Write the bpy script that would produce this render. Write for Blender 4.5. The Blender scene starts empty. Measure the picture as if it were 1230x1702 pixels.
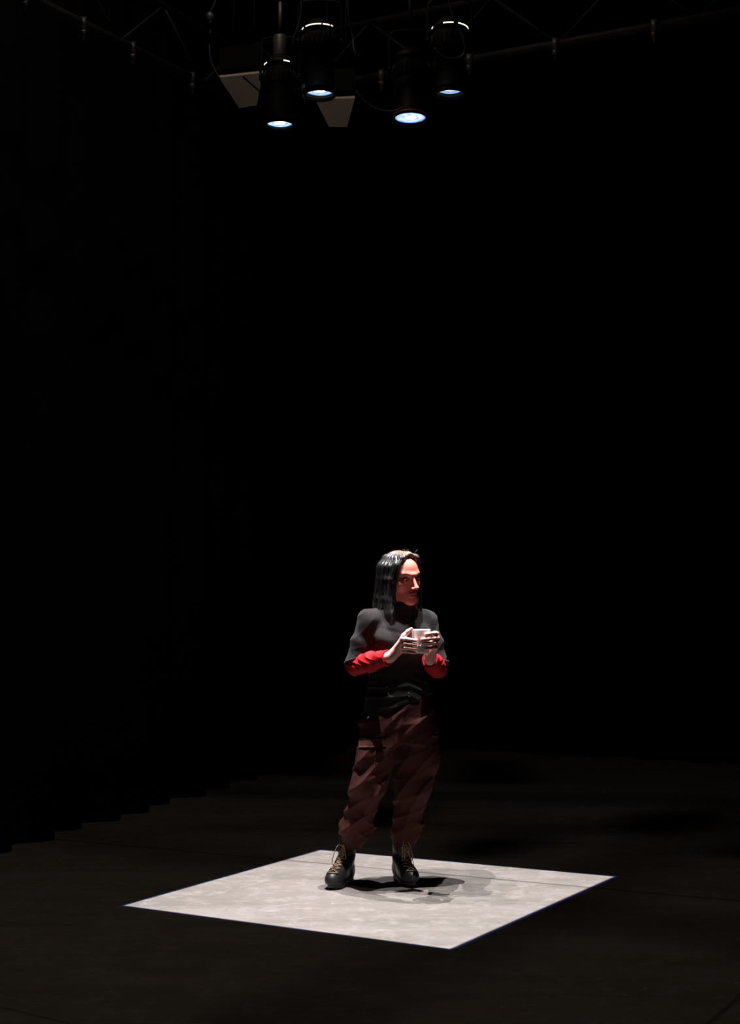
import bpy, bmesh, math, random
import numpy as np
from mathutils import Vector, Matrix
R_ = random.Random(7)
SC = bpy.context.scene
COL = SC.collection
PI = math.pi

# ------------------------------------------------------------------ camera, world, light, exposure
CAM_H = 1.38
F_PX, CX, CY = 2235.0, 615.0, 851.0
PITCH = math.atan(154 / F_PX)
cd = bpy.data.cameras.new('camera'); cam = bpy.data.objects.new('camera', cd); COL.objects.link(cam)
cam.location = (0, 0, CAM_H); cam.rotation_euler = (PI / 2 + PITCH, 0, 0)
cd.sensor_fit = 'VERTICAL'; cd.sensor_height = 24.0; cd.sensor_width = 24.0
cd.lens = F_PX / 1702 * 24.0
cd.clip_start = 0.05; cd.clip_end = 100
SC.camera = cam
w = bpy.data.worlds.new('world'); SC.world = w; w.use_nodes = True
w.node_tree.nodes['Background'].inputs[0].default_value = (0, 0, 0, 1)
w.node_tree.nodes['Background'].inputs[1].default_value = 0.0
SC.view_settings.view_transform = 'Standard'; SC.view_settings.look = 'None'
SC.view_settings.exposure = 0.0; SC.view_settings.gamma = 1.0; SC.view_settings.use_curve_mapping = False
SC.cycles.max_bounces = 5; SC.cycles.diffuse_bounces = 4; SC.cycles.transparent_max_bounces = 12
SC.cycles.use_denoising = True

# the four hanging profile spotlights: lens centre and power of each (white beam, blue fringe beam)
LAMPS = [  # x, y, z_lens, watts, blue watts, lens recess, lens glow, kind, barrel radius, housing radius
    (-0.4616, 6.7256, 3.83, 290, 50, 0.010, 1.9, 'A', .066, .077),
    (-0.2411, 6.3038, 3.83, 740, 70, 0.017, 1.6, 'B', .068, .083),
    (0.2036, 6.6403, 3.83, 890, 160, 0.000, 2.3, 'C', .078, .083),
    (0.3834, 6.2886, 3.83, 300, 40, 0.020, 1.2, 'D', .064, .084),
]
BEAM_COL = (1.0, 0.95, 0.85)
SQUARE = [(-1.1288, 6.2930), (-0.2780, 7.6905), (1.2394, 6.9512), (0.3216, 5.5128)]
# added dim warm fill, unseen overhead, to lift the floor outside the square
hd = bpy.data.lights.new('floor_fill', 'AREA'); hl = bpy.data.objects.new('floor_fill', hd); COL.objects.link(hl)
hd.shape = 'DISK'; hd.size = 0.26; hd.energy = 20.0; hd.color = (1.0, 0.84, 0.68)
hl.location = (-0.8, 5.4, 6.45)
hl.rotation_euler = (Vector((-0.8, 5.2, 0)) - Vector(hl.location)).to_track_quat('-Z', 'Y').to_euler()

# ------------------------------------------------------------------ helpers: pixels to places
def ray(px, py):
    u = (px - CX) / F_PX; v = -(py - CY) / F_PX
    return np.array([u, math.cos(PITCH) - v * math.sin(PITCH), math.sin(PITCH) + v * math.cos(PITCH)])
def at_z(px, py, z):
    d = ray(px, py); return np.array([0, 0, CAM_H]) + d * ((z - CAM_H) / d[2])
def at_y(px, py, Y):
    d = ray(px, py); return np.array([0, 0, CAM_H]) + d * (Y / d[1])

# ------------------------------------------------------------------ helpers: objects
def tag(o, label=None, cat=None, group=None, kind=None):
    if label: o['label'] = label
    if cat: o['category'] = cat
    if group: o['group'] = group
    if kind: o['kind'] = kind
    return o
def empty(name, loc, label, cat, group=None):
    o = bpy.data.objects.new(name, None); COL.objects.link(o); o.location = Vector(loc)
    o.empty_display_size = 0.1
    return tag(o, label, cat, group)
def wloc(o):
    v = Vector((0, 0, 0))
    while o is not None: v = v + o.location; o = o.parent
    return v
def mesh_obj(name, verts, faces, mat, parent=None, smooth=True, loc=None, colors=None):
    """verts in world space; the object's origin goes to its parent's (or loc)"""
    base = wloc(parent) if parent else Vector(loc if loc is not None else (0, 0, 0))
    me = bpy.data.meshes.new(name)
    V = np.asarray(verts, dtype=np.float64) - np.array(base)
    me.from_pydata(V.tolist(), [], faces if isinstance(faces, list) else faces.tolist())
    me.update()
    if smooth: me.polygons.foreach_set('use_smooth', [True] * len(me.polygons))
    if colors is not None:
        ca = me.color_attributes.new('tint', 'FLOAT_COLOR', 'POINT')
        c = np.ones((len(V), 4), dtype=np.float32); c[:, :3] = colors
        ca.data.foreach_set('color', c.ravel())
    me.materials.append(mat)
    o = bpy.data.objects.new(name, me); COL.objects.link(o)
    if parent: o.parent = parent
    else: o.location = base
    return o
class MB:
    def __init__(s): s.v = []; s.f = []
    def add(s, v, f):
        n = len(s.v); s.v += [tuple(map(float, p)) for p in v]; s.f += [tuple(i + n for i in q) for q in f]
    def box(s, c, size, M=None):
        hx, hy, hz = [a / 2 for a in size]
        P = [Vector((x, y, z)) for x in (-hx, hx) for y in (-hy, hy) for z in (-hz, hz)]
        if M is not None: P = [M @ p for p in P]
        s.add([p + Vector(c) for p in P], [(0, 1, 3, 2), (4, 6, 7, 5), (0, 4, 5, 1), (2, 3, 7, 6), (0, 2, 6, 4), (1, 5, 7, 3)])
    def tube(s, pts, r, n=8, caps=True, flat=1.0):
        pts = [Vector(p) for p in pts]; rs = r if isinstance(r, (list, tuple)) else [r] * len(pts)
        up = Vector((0.13, 0.31, 0.94)); rings = []; prev = None
        for i, p in enumerate(pts):
            t = (pts[min(i + 1, len(pts) - 1)] - pts[max(i - 1, 0)]).normalized()
            a = t.cross(up) if prev is None else prev - t * prev.dot(t)
            if a.length < 1e-4: a = t.orthogonal()
            a.normalize(); prev = a; b = t.cross(a)
            rings.append([p + a * (rs[i] * math.cos(2 * PI * k / n)) + b * (rs[i] * flat * math.sin(2 * PI * k / n)) for k in range(n)])
        V = [q for rg in rings for q in rg]; Fc = []
        for i in range(len(pts) - 1):
            for k in range(n):
                Fc.append((i * n + k, i * n + (k + 1) % n, (i + 1) * n + (k + 1) % n, (i + 1) * n + k))
        if caps:
            Fc.append(tuple(range(n - 1, -1, -1))); Fc.append(tuple((len(pts) - 1) * n + k for k in range(n)))
        s.add(V, Fc)
    def lathe(s, prof, c, n=48, M=None, a0=0.0, a1=2 * PI):
        full = abs(a1 - a0 - 2 * PI) < 1e-6; m = n if full else n + 1
        V = []
        for (r, z) in prof:
            for k in range(m):
                a = a0 + (a1 - a0) * k / n
                p = Vector((r * math.cos(a), r * math.sin(a), z))
                if M is not None: p = M @ p
                V.append(p + Vector(c))
        Fc = []
        for i in range(len(prof) - 1):
            for k in range(n):
                k2 = (k + 1) % m
                Fc.append((i * m + k, i * m + k2, (i + 1) * m + k2, (i + 1) * m + k))
        s.add(V, Fc)
    def build(s, name, mat, parent=None, smooth=True, loc=None):
        o = mesh_obj(name, s.v, s.f, mat, parent, smooth, loc)
        return o
def spline(pts, n=6):
    """Catmull-Rom through the points"""
    P = [np.array(p, float) for p in pts]; P = [2 * P[0] - P[1]] + P + [2 * P[-1] - P[-2]]
    out = []
    for i in range(1, len(P) - 2):
        for k in range(n):
            t = k / n
            out.append(0.5 * (2 * P[i] + (P[i + 1] - P[i - 1]) * t + (2 * P[i - 1] - 5 * P[i] + 4 * P[i + 1] - P[i + 2]) * t * t
                              + (3 * P[i] - P[i - 1] - 3 * P[i + 1] + P[i + 2]) * t ** 3))
    out.append(P[-2]); return out

# ------------------------------------------------------------------ helpers: materials
def mat(name, color, rough=0.6, metal=0.0, noise=None, bump=None, spec=0.5, sheen=0.0, attr=False, emit=None, sss=0.0, coat=0.0):
    """noise=(scale, amount, darker colour)  bump=(scale, strength, kind)"""
    m = bpy.data.materials.new(name); m.use_nodes = True; nt = m.node_tree; N = nt.nodes; L = nt.links
    b = N['Principled BSDF']
    b.inputs['Base Color'].default_value = (*color, 1); b.inputs['Roughness'].default_value = rough
    b.inputs['Metallic'].default_value = metal; b.inputs['Specular IOR Level'].default_value = spec
    b.inputs['Sheen Weight'].default_value = sheen; b.inputs['Coat Weight'].default_value = coat
    if sss:
        b.inputs['Subsurface Weight'].default_value = sss
        b.inputs['Subsurface Radius'].default_value = (1.0, 0.25, 0.12); b.inputs['Subsurface Scale'].default_value = 0.006
    tc = N.new('ShaderNodeTexCoord'); src = None
    if attr:
        a = N.new('ShaderNodeVertexColor'); a.layer_name = 'tint'; src = a.outputs['Color']
    if noise:
        nz = N.new('ShaderNodeTexNoise'); nz.inputs['Scale'].default_value = noise[0]; nz.inputs['Detail'].default_value = 5
        L.new(tc.outputs['Object'], nz.inputs['Vector'])
        rp = N.new('ShaderNodeMapRange'); rp.inputs[1].default_value = 0.35; rp.inputs[2].default_value = 0.65
        rp.inputs[3].default_value = 0; rp.inputs[4].default_value = noise[1]
        L.new(nz.outputs['Fac'], rp.inputs[0])
        mx = N.new('ShaderNodeMix'); mx.data_type = 'RGBA'
        L.new(rp.outputs[0], mx.inputs[0])
        if src: L.new(src, mx.inputs[6])
        else: mx.inputs[6].default_value = (*color, 1)
        mx.inputs[7].default_value = (*noise[2], 1); src = mx.outputs[2]
    if src: L.new(src, b.inputs['Base Color'])
    if bump:
        if bump[2] == 'knit':
            nz = N.new('ShaderNodeTexVoronoi'); nz.inputs['Scale'].default_value = bump[0]; out = nz.outputs['Distance']
        else:
            nz = N.new('ShaderNodeTexNoise'); nz.inputs['Scale'].default_value = bump[0]; nz.inputs['Detail'].default_value = 4; out = nz.outputs['Fac']
        L.new(tc.outputs['Object'], nz.inputs['Vector'])
        bp = N.new('ShaderNodeBump'); bp.inputs['Strength'].default_value = bump[1]; bp.inputs['Distance'].default_value = 0.004
        L.new(out, bp.inputs['Height']); L.new(bp.outputs[0], b.inputs['Normal'])
    if emit:
        b.inputs['Emission Color'].default_value = (*emit[0], 1); b.inputs['Emission Strength'].default_value = emit[1]
    return m

M_black = mat('black_drape_cloth', (0.006, 0.006, 0.0065), 0.95, noise=(3, 1, (0.004, 0.004, 0.004)), spec=0.1)
M_wall = mat('black_painted_wall', (0.006, 0.006, 0.006), 0.9, noise=(2, 1, (0.004, 0.004, 0.004)), spec=0.15)
M_lamp = mat('black_lamp_metal', (0.004, 0.004, 0.004), 0.6, noise=(30, 0.6, (0.006, 0.006, 0.006)), spec=0.12)
M_steel = mat('dull_steel', (0.12, 0.115, 0.11), 0.5, 0.6, noise=(40, 0.6, (0.1, 0.1, 0.1)))
M_pipe = mat('dark_steel_pipe', (0.035, 0.033, 0.03), 0.6, 0.2, noise=(20, 0.8, (0.012, 0.012, 0.012)), spec=0.2)
M_cable = mat('black_cable_rubber', (0.03, 0.028, 0.026), 0.5, noise=(30, 0.5, (0.03, 0.03, 0.03)))
M_vent = mat('lit_vent_slot', (0.8, 0.7, 0.5), 0.5, emit=((1.0, 0.90, 0.66), 1.3))
M_gel = mat('gel_frame', (0.35, 0.10, 0.07), 0.5, noise=(60, 0.8, (0.05, 0.03, 0.03)))
M_cab = mat('grey_speaker_board', (0.72, 0.62, 0.50), 0.8, noise=(35, 0.5, (0.60, 0.51, 0.41)))
M_cabd = mat('dark_speaker_side', (0.004, 0.004, 0.004), 0.8, noise=(35, 0.5, (0.006, 0.006, 0.006)), spec=0.1)

M_skin = mat('skin', (0.8, 0.45, 0.36), 0.45, attr=True, noise=(45, 0.2, (0.45, 0.18, 0.13)), bump=(260, 0.06, 'n'), sss=0.12)
M_eye = mat('eye', (0.3, 0.27, 0.25), 0.15, attr=True)
M_brow = mat('brow_hair', (0.03, 0.018, 0.012), 0.7)
M_hair = mat('dark_hair', (0.012, 0.010, 0.010), 0.45, attr=True, noise=(60, 0.3, (0.008, 0.006, 0.006)), spec=0.7)
M_knit = mat('charcoal_knit', (0.0225, 0.0175, 0.0183), 0.9, noise=(220, 0.8, (0.0100, 0.0080, 0.0083)), bump=(520, 0.35, 'knit'), spec=0.15, sheen=0.05)
M_red = mat('red_jersey', (0.42, 0.005, 0.011), 0.7, noise=(30, 0.4, (0.32, 0.0035, 0.008)), bump=(400, 0.2, 'n'), spec=0.2)
M_pants = mat('maroon_canvas', (0.060, 0.0145, 0.0115), 0.8, noise=(14, 0.6, (0.040, 0.0095, 0.0080)), bump=(350, 0.2, 'n'), spec=0.25)
M_seam = mat('maroon_seam', (0.17, 0.055, 0.045), 0.7, noise=(60, 0.5, (0.1, 0.03, 0.03)))
M_boot = mat('black_boot_leather', (0.017, 0.016, 0.018), 0.42, noise=(40, 0.6, (0.030, 0.028, 0.030)), bump=(90, 0.35, 'n'), spec=0.38)
M_sole = mat('boot_sole_rubber', (0.03, 0.03, 0.032), 0.55, noise=(50, 0.6, (0.012, 0.012, 0.012)))
M_lace = mat('tan_lace', (0.38, 0.27, 0.16), 0.8, noise=(300, 0.6, (0.28, 0.18, 0.08)))
M_tongue = mat('boot_tongue', (0.02, 0.012, 0.012), 0.7, noise=(60, 0.5, (0.01, 0.01, 0.01)))
M_metal = mat('bright_metal', (0.8, 0.8, 0.8), 0.25, 1.0)
M_mug = mat('white_glazed_mug', (0.90, 0.86, 0.86), 0.22, noise=(20, 0.3, (0.72, 0.67, 0.65)), coat=0.4)
M_drink = mat('dark_drink', (0.02, 0.01, 0.006), 0.1)

def floor_material():
    m = bpy.data.materials.new('scuffed_stage_floor'); m.use_nodes = True; nt = m.node_tree; N = nt.nodes; L = nt.links
    b = N['Principled BSDF']; b.inputs['Roughness'].default_value = 0.62; b.inputs['Specular IOR Level'].default_value = 0.3
    g = N.new('ShaderNodeNewGeometry')
    def mapping(rot, sc):
        mp = N.new('ShaderNodeMapping'); mp.inputs['Rotation'].default_value = (0, 0, rot); mp.inputs['Scale'].default_value = sc
        L.new(g.outputs['Position'], mp.inputs['Vector']); return mp.outputs[0]
    def noise(vec, s, d=6, r=0.6, dist=0.0):
        n = N.new('ShaderNodeTexNoise'); n.inputs['Scale'].default_value = s; n.inputs['Detail'].default_value = d
        n.inputs['Roughness'].default_value = r; n.inputs['Distortion'].default_value = dist
        L.new(vec, n.inputs['Vector']); return n.outputs['Fac']
    def rng(x, a, b_, c, d):
        n = N.new('ShaderNodeMapRange'); n.inputs[1].default_value = a; n.inputs[2].default_value = b_
        n.inputs[3].default_value = c; n.inputs[4].default_value = d; L.new(x, n.inputs[0]); return n.outputs[0]
    def mix(f, a, c, mode='MIX'):
        n = N.new('ShaderNodeMix'); n.data_type = 'RGBA'; n.blend_type = mode
        if isinstance(f, float): n.inputs[0].default_value = f
        else: L.new(f, n.inputs[0])
        for i, v in ((6, a), (7, c)):
            if isinstance(v, tuple): n.inputs[i].default_value = (*v, 1)
            else: L.new(v, n.inputs[i])
        return n.outputs[2]
    P = mapping(0, (1, 1, 1)); A = math.atan2(-0.44, 0.898)
    S = mapping(-A, (0.35, 1.6, 1))
    c = mix(rng(noise(P, 1.6, 6), 0.35, 0.65, 0, 1), (0.180, 0.158, 0.141), (0.217, 0.194, 0.182))
    c = mix(rng(noise(S, 2.6, 8, 0.65, 0.4), 0.42, 0.60, 0, 0.95), c, (0.151, 0.137, 0.119))
    c = mix(rng(noise(P, 8, 8, 0.75), 0.5, 0.62, 0, 0.75), c, (0.246, 0.221, 0.209))
    c = mix(rng(noise(P, 30, 5, 0.7), 0.56, 0.68, 0, 0.7), c, (0.135, 0.117, 0.102))
    c = mix(rng(noise(S, 15, 5, 0.75), 0.60, 0.66, 0, 0.85), c, (0.294, 0.279, 0.270))
    v = N.new('ShaderNodeTexVoronoi'); v.inputs['Scale'].default_value = 5.5; L.new(P, v.inputs['Vector'])
    c = mix(rng(v.outputs['Distance'], 0.035, 0.06, 0.8, 0), c, (0.327, 0.315, 0.307))
    v2 = N.new('ShaderNodeTexVoronoi'); v2.inputs['Scale'].default_value = 3.1; L.new(S, v2.inputs['Vector'])
    c = mix(rng(v2.outputs['Distance'], 0.02, 0.05, 0.6, 0), c, (0.065, 0.053, 0.049))
    # seams between the floor sheets: lines through two points
    sx = N.new('ShaderNodeSeparateXYZ'); L.new(g.outputs['Position'], sx.inputs[0])
    def line(p, q, wd, col, amt, c):
        d = np.array(q[:2]) - np.array(p[:2]); d = d / np.linalg.norm(d); n = (-d[1], d[0]); off = n[0] * p[0] + n[1] * p[1]
        a = N.new('ShaderNodeMath'); a.operation = 'MULTIPLY'; a.inputs[1].default_value = n[0]; L.new(sx.outputs[0], a.inputs[0])
        e = N.new('ShaderNodeMath'); e.operation = 'MULTIPLY_ADD'; e.inputs[1].default_value = n[1]
        L.new(sx.outputs[1], e.inputs[0]); L.new(a.outputs[0], e.inputs[2])
        s = N.new('ShaderNodeMath'); s.operation = 'SUBTRACT'; s.inputs[1].default_value = off; L.new(e.outputs[0], s.inputs[0])
        ab = N.new('ShaderNodeMath'); ab.operation = 'ABSOLUTE'; L.new(s.outputs[0], ab.inputs[0])
        return mix(rng(ab.outputs[0], wd * 0.4, wd, amt, 0), c, col)
    c = line(at_z(480, 1430, 0), at_z(1000, 1477, 0), 0.016, (0.065, 0.051, 0.045), 0.8, c)
    c = line(at_z(540, 1443, 0), at_z(200, 1528, 0), 0.008, (0.123, 0.106, 0.098), 0.45, c)
    c = line(at_z(0, 1674, 0), at_z(110, 1700, 0), 0.012, (0.079, 0.066, 0.059), 0.7, c)
    c = line(at_z(1178, 1702, 0), at_z(1230, 1655, 0), 0.014, (0.066, 0.053, 0.046), 0.8, c)
    L.new(c, b.inputs['Base Color'])
    bp = N.new('ShaderNodeBump'); bp.inputs['Strength'].default_value = 0.12; bp.inputs['Distance'].default_value = 0.01
    L.new(noise(P, 28, 6, 0.6), bp.inputs['Height']); L.new(bp.outputs[0], b.inputs['Normal'])
    return m
M_floor = floor_material()

# ------------------------------------------------------------------ the room
def slab(name, corners, z0, z1, m):
    n = len(corners); V = [(x, y, z0) for x, y in corners] + [(x, y, z1) for x, y in corners]
    Fc = [tuple(range(n - 1, -1, -1)), tuple(range(n, 2 * n))] + [(i, (i + 1) % n, n + (i + 1) % n, n + i) for i in range(n)]
    o = mesh_obj(name, V, Fc, m, smooth=False); o['kind'] = 'structure'; return o
def wall(name, p, q, t, h):
    d = (Vector(q) - Vector(p)).normalized(); n = Vector((-d.y, d.x)) * t
    return slab(name, [tuple(p), tuple(q), tuple(Vector(q) + n), tuple(Vector(p) + n)], 0, h, M_wall)
HT = 6.6
cFL, cBL, cBR, cFR = (-5.75, -1.6), (0.0, 14.15), (5.6, 11.4), (4.8, -1.6)
slab('floor', [(-7.6, -2.4), (6.6, -2.4), (6.6, 16), (-7.6, 16)], -0.1, 0, M_floor)
slab('ceiling', [(-7.6, -2.4), (6.6, -2.4), (6.6, 16), (-7.6, 16)], HT, HT + 0.1, M_wall)
wall('wall_left', cFL, cBL, 0.12, HT); wall('wall_back', cBL, cBR, 0.12, HT)
wall('wall_right', cBR, cFR, 0.12, HT); wall('wall_front', cFR, cFL, 0.12, HT)

def curtain(p, q, z0, z1, fold, amp, label):
    p = Vector(p); q = Vector(q); d = q - p; Ln = d.length; d.normalize(); n = Vector((-d.y, d.x))
    nu = int(Ln / 0.035); V = []; Fc = []
    zs = [z0, z0 + .25, z0 + 1.0, (z0 + z1) / 2, z1 - .6, z1]
    for layer in (0, 0.012):
        for i in range(nu + 1):
            s = Ln * i / nu
            off = amp * math.sin(2 * PI * s / fold + 1.3 * math.sin(s * 1.7)) + 0.5 * amp * math.sin(2 * PI * s / (fold * 2.7) + 2)
            for j, z in enumerate(zs):
                k = (1.25, 1.1, 1.0, 0.95, 0.8, 0.7)[j]
                a = p + d * s + n * (off * k + layer); V.append((a.x, a.y, z))
    m = len(zs); tot = (nu + 1) * m
    for L0 in (0, tot):
        for i in range(nu):
            for j in range(m - 1):
                a = L0 + i * m + j; Fc.append((a, a + m, a + m + 1, a + 1))
    for i in range(nu):
        a = i * m; Fc.append((a, a + m, tot + a + m, tot + a)); b = i * m + m - 1; Fc.append((b, b + m, tot + b + m, tot + b))
    for i in (0, nu):
        for j in range(m - 1):
            a = i * m + j; Fc.append((a, a + 1, tot + a + 1, tot + a))
    o = mesh_obj('stage_curtain', V, Fc, M_black, loc=(p.x, p.y, z0)); tag(o, label, 'curtain', kind=None)
    return o
curtain((-2.95, 5.30), (-0.20, 12.85), 0.004, 6.2, 0.42, 0.06, 'black floor-length drape running along the left edge of the floor')
curtain((0.05, 13.35), (4.9, 10.95), 0.004, 6.2, 0.46, 0.06, 'black floor-length drape closing off the dark back of the stage')

# ------------------------------------------------------------------ implicit surfaces (surface nets)
class Field:
    def __init__(s, lo, hi, h):
        s.lo = np.array(lo, float); s.h = h
        s.n = np.ceil((np.array(hi) - s.lo) / h).astype(int) + 1
        s.F = np.full(s.n, 1.0, np.float32)
    def sub_(s, lo, hi):
        a = np.clip(np.floor((np.array(lo) - s.lo) / s.h).astype(int), 0, s.n)
        b = np.clip(np.ceil((np.array(hi) - s.lo) / s.h).astype(int) + 1, 0, s.n)
        return a, b
    def coords(s, a, b):
        ax = [(s.lo[i] + s.h * np.arange(a[i], b[i])).astype(np.float32) for i in range(3)]
        return np.meshgrid(*ax, indexing='ij')
    def op(s, fn, lo, hi, k=0.01, mode='add', pad=None):
        pad = k + 3 * s.h if pad is None else pad
        a, b = s.sub_(np.array(lo) - pad, np.array(hi) + pad)
        if np.any(b - a <= 0): return
        sl = tuple(slice(a[i], b[i]) for i in range(3))
        X, Y, Z = s.coords(a, b); d = fn(X, Y, Z); f = s.F[sl]
        if mode == 'add':
            h = np.clip(.5 + .5 * (f - d) / k, 0, 1); s.F[sl] = f * (1 - h) + d * h - k * h * (1 - h)
        elif mode == 'sub':
            d = -d; h = np.clip(.5 - .5 * (f - d) / k, 0, 1); s.F[sl] = f * (1 - h) + d * h + k * h * (1 - h)
        elif mode == 'disp': s.F[sl] = f + d
    def cone(s, A, B, ra, rb, k=0.01, mode='add'):
        A = np.array(A, float); B = np.array(B, float); D = B - A; L2 = max(D @ D, 1e-9); r = max(ra, rb)
        def fn(X, Y, Z):
            t = np.clip(((X - A[0]) * D[0] + (Y - A[1]) * D[1] + (Z - A[2]) * D[2]) / L2, 0, 1)
            return np.sqrt((X - A[0] - t * D[0]) ** 2 + (Y - A[1] - t * D[1]) ** 2 + (Z - A[2] - t * D[2]) ** 2) - (ra + (rb - ra) * t)
        s.op(fn, np.minimum(A, B) - r, np.maximum(A, B) + r, k, mode)
    def chain(s, pts, rs, k=0.01):
        for i in range(len(pts) - 1): s.cone(pts[i], pts[i + 1], rs[i], rs[i + 1], k)
    def ell(s, c, r, M=None, k=0.01, mode='add'):
        c = np.array(c, float); r = np.array(r, float); M = np.eye(3) if M is None else np.array(M)  # rows = local axes in world
        m = r.max()
        def fn(X, Y, Z):
            u = [(X - c[0]) * M[i, 0] + (Y - c[1]) * M[i, 1] + (Z - c[2]) * M[i, 2] for i in range(3)]
            k0 = np.sqrt(sum((u[i] / r[i]) ** 2 for i in range(3))); k1 = np.sqrt(sum((u[i] / r[i] ** 2) ** 2 for i in range(3))) + 1e-6
            return k0 * (k0 - 1) / k1
        s.op(fn, c - m, c + m, k, mode)
    def loft(s, secs, k=0.01, head=0.0):
        """secs: (z, cx, cy, rx, ry) rising; rx along the body's side axis turned by head"""
        A = np.array(secs, float); ca, sa = math.cos(head), math.sin(head); m = A[:, 3:].max()
        lo = [A[:, 1].min() - m, A[:, 2].min() - m, A[0, 0]]; hi = [A[:, 1].max() + m, A[:, 2].max() + m, A[-1, 0]]
        def fn(X, Y, Z):
            q = [np.interp(Z, A[:, 0], A[:, j]) for j in (1, 2, 3, 4)]
            u = (X - q[0]) * ca + (Y - q[1]) * sa; v = -(X - q[0]) * sa + (Y - q[1]) * ca
            e = np.sqrt((u / q[2]) ** 2 + (v / q[3]) ** 2)
            d = (e - 1) * np.minimum(q[2], q[3])
            dz = np.maximum(A[0, 0] - Z, Z - A[-1, 0])
            return np.where(dz > 0, np.sqrt(np.maximum(d, 0) ** 2 + dz ** 2), np.maximum(d, dz) if False else np.maximum(d, dz))
        s.op(fn, lo, hi, k)
    def mesh(s):
        F = s.F; S = F < 0; n = F.shape
        c = np.zeros((n[0] - 1, n[1] - 1, n[2] - 1), np.int8)
        for dx in (0, 1):
            for dy in (0, 1):
                for dz in (0, 1):
                    c += S[dx:n[0] - 1 + dx, dy:n[1] - 1 + dy, dz:n[2] - 1 + dz]
        act = np.argwhere((c > 0) & (c < 8)); idx = np.full(c.shape, -1, np.int32)
        idx[tuple(act.T)] = np.arange(len(act))
        acc = np.zeros((len(act), 3)); cnt = np.zeros(len(act))
        cor = [(x, y, z) for x in (0, 1) for y in (0, 1) for z in (0, 1)]
        val = {q: F[act[:, 0] + q[0], act[:, 1] + q[1], act[:, 2] + q[2]].astype(float) for q in cor}
        for q in cor:
            for ax in range(3):
                if q[ax]: continue
                q2 = tuple(q[i] + (i == ax) for i in range(3)); a, b = val[q], val[q2]
                m = (a < 0) != (b < 0); t = np.where(m, a / np.where(m, a - b, 1), 0)
                p = np.tile(np.array(q, float), (len(act), 1)); p[:, ax] += t
                acc += p * m[:, None]; cnt += m
        V = s.lo + (act + acc / cnt[:, None]) * s.h
        quads = []
        for ax in range(3):
            o1, o2 = [(1, 2), (2, 0), (0, 1)][ax]
            sl = [slice(1, n[i] - 1) for i in range(3)]; sl[ax] = slice(0, n[ax] - 1); sl2 = list(sl); sl2[ax] = slice(1, n[ax])
            A, B = S[tuple(sl)], S[tuple(sl2)]
            for (flip, mm) in ((False, A & ~B), (True, ~A & B)):
                e = np.argwhere(mm)
                if not len(e): continue
                st = np.ones(3, int); st[ax] = 0; e = e + st
                u = np.zeros(3, int); u[o1] = 1; v = np.zeros(3, int); v[o2] = 1
                g = [idx[tuple((e - a).T)] for a in (u * 0, u, u + v, v)]
                q = np.stack(g, 1); quads.append(q[:, ::-1] if flip else q)
        Q = np.concatenate(quads)
        # light smoothing
        return V, Q
def relax(V, Q, it=1, lam=0.5):
    for _ in range(it):
        acc = np.zeros_like(V); cnt = np.zeros(len(V))
        for k in range(4):
            a = Q[:, k]; b = Q[:, (k + 1) % 4]
            np.add.at(acc, a, V[b]); np.add.at(cnt, a, 1); np.add.at(acc, b, V[a]); np.add.at(cnt, b, 1)
        V = V + lam * (acc / np.maximum(cnt, 1)[:, None] - V)
    return V
def ridge(x, p=1.0):  # sharp crests, wide valleys
    return (1 - np.abs(np.sin(x))) ** p

# ------------------------------------------------------------------ the person
BY = 6.74
person = empty('person', (0.04, BY, 0), 'person with long dark hair in charcoal sweater and maroon trousers, holding a white mug', 'person')
P = lambda px, py, dy=0.0: at_y(px, py, BY + dy)   # a place on the figure: image position and depth offset
HEAD = math.radians(25)
fw = np.array([math.sin(HEAD), -math.cos(HEAD), 0]); sd = np.array([math.cos(HEAD), math.sin(HEAD), 0])  # chest forward, her left
tc0 = P(662, 1060)                                            # torso axis
shR, shL = P(613, 1031, -0.07), P(709, 1032, 0.06)            # her right shoulder (image left), her left shoulder
elR, elL = P(591, 1105, -0.065), P(727, 1109, 0.03)
MUG = P(700, 1066, -0.262)
wrR = MUG + np.array([-0.148, 0.012, -0.076]); wrL = MUG + np.array([0.042, 0.062, -0.088])
ankR = np.array([-0.122, 6.795, 0.13]); ankL = np.array([0.155, 6.850, 0.13])
def pol(th, r, z):
    a = math.radians(th); return MUG + np.array([r * math.sin(a), -r * math.cos(a), z])

# head frame
HC = P(665, 961, -0.035); HS = 1.10
yaw = math.radians(40); pt = math.radians(-6); rl = math.radians(4)
Fh = np.array([math.sin(yaw) * math.cos(pt), -math.cos(yaw) * math.cos(pt), math.sin(pt)])
Sh = np.array([math.cos(yaw), math.sin(yaw), 0]); Uh = np.cross(Sh, -Fh); Uh = -np.cross(Fh, Sh) if Uh[2] < 0 else Uh
Uh = Uh / np.linalg.norm(Uh)
Sh, Uh = Sh * math.cos(rl) + Uh * math.sin(rl), Uh * math.cos(rl) - Sh * math.sin(rl)
def hp(x, f, z): return HC + HS * (Sh * x + Fh * f + Uh * z)      # x toward her left, f forward, z up
HM = np.array([Sh, Fh, Uh])

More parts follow.
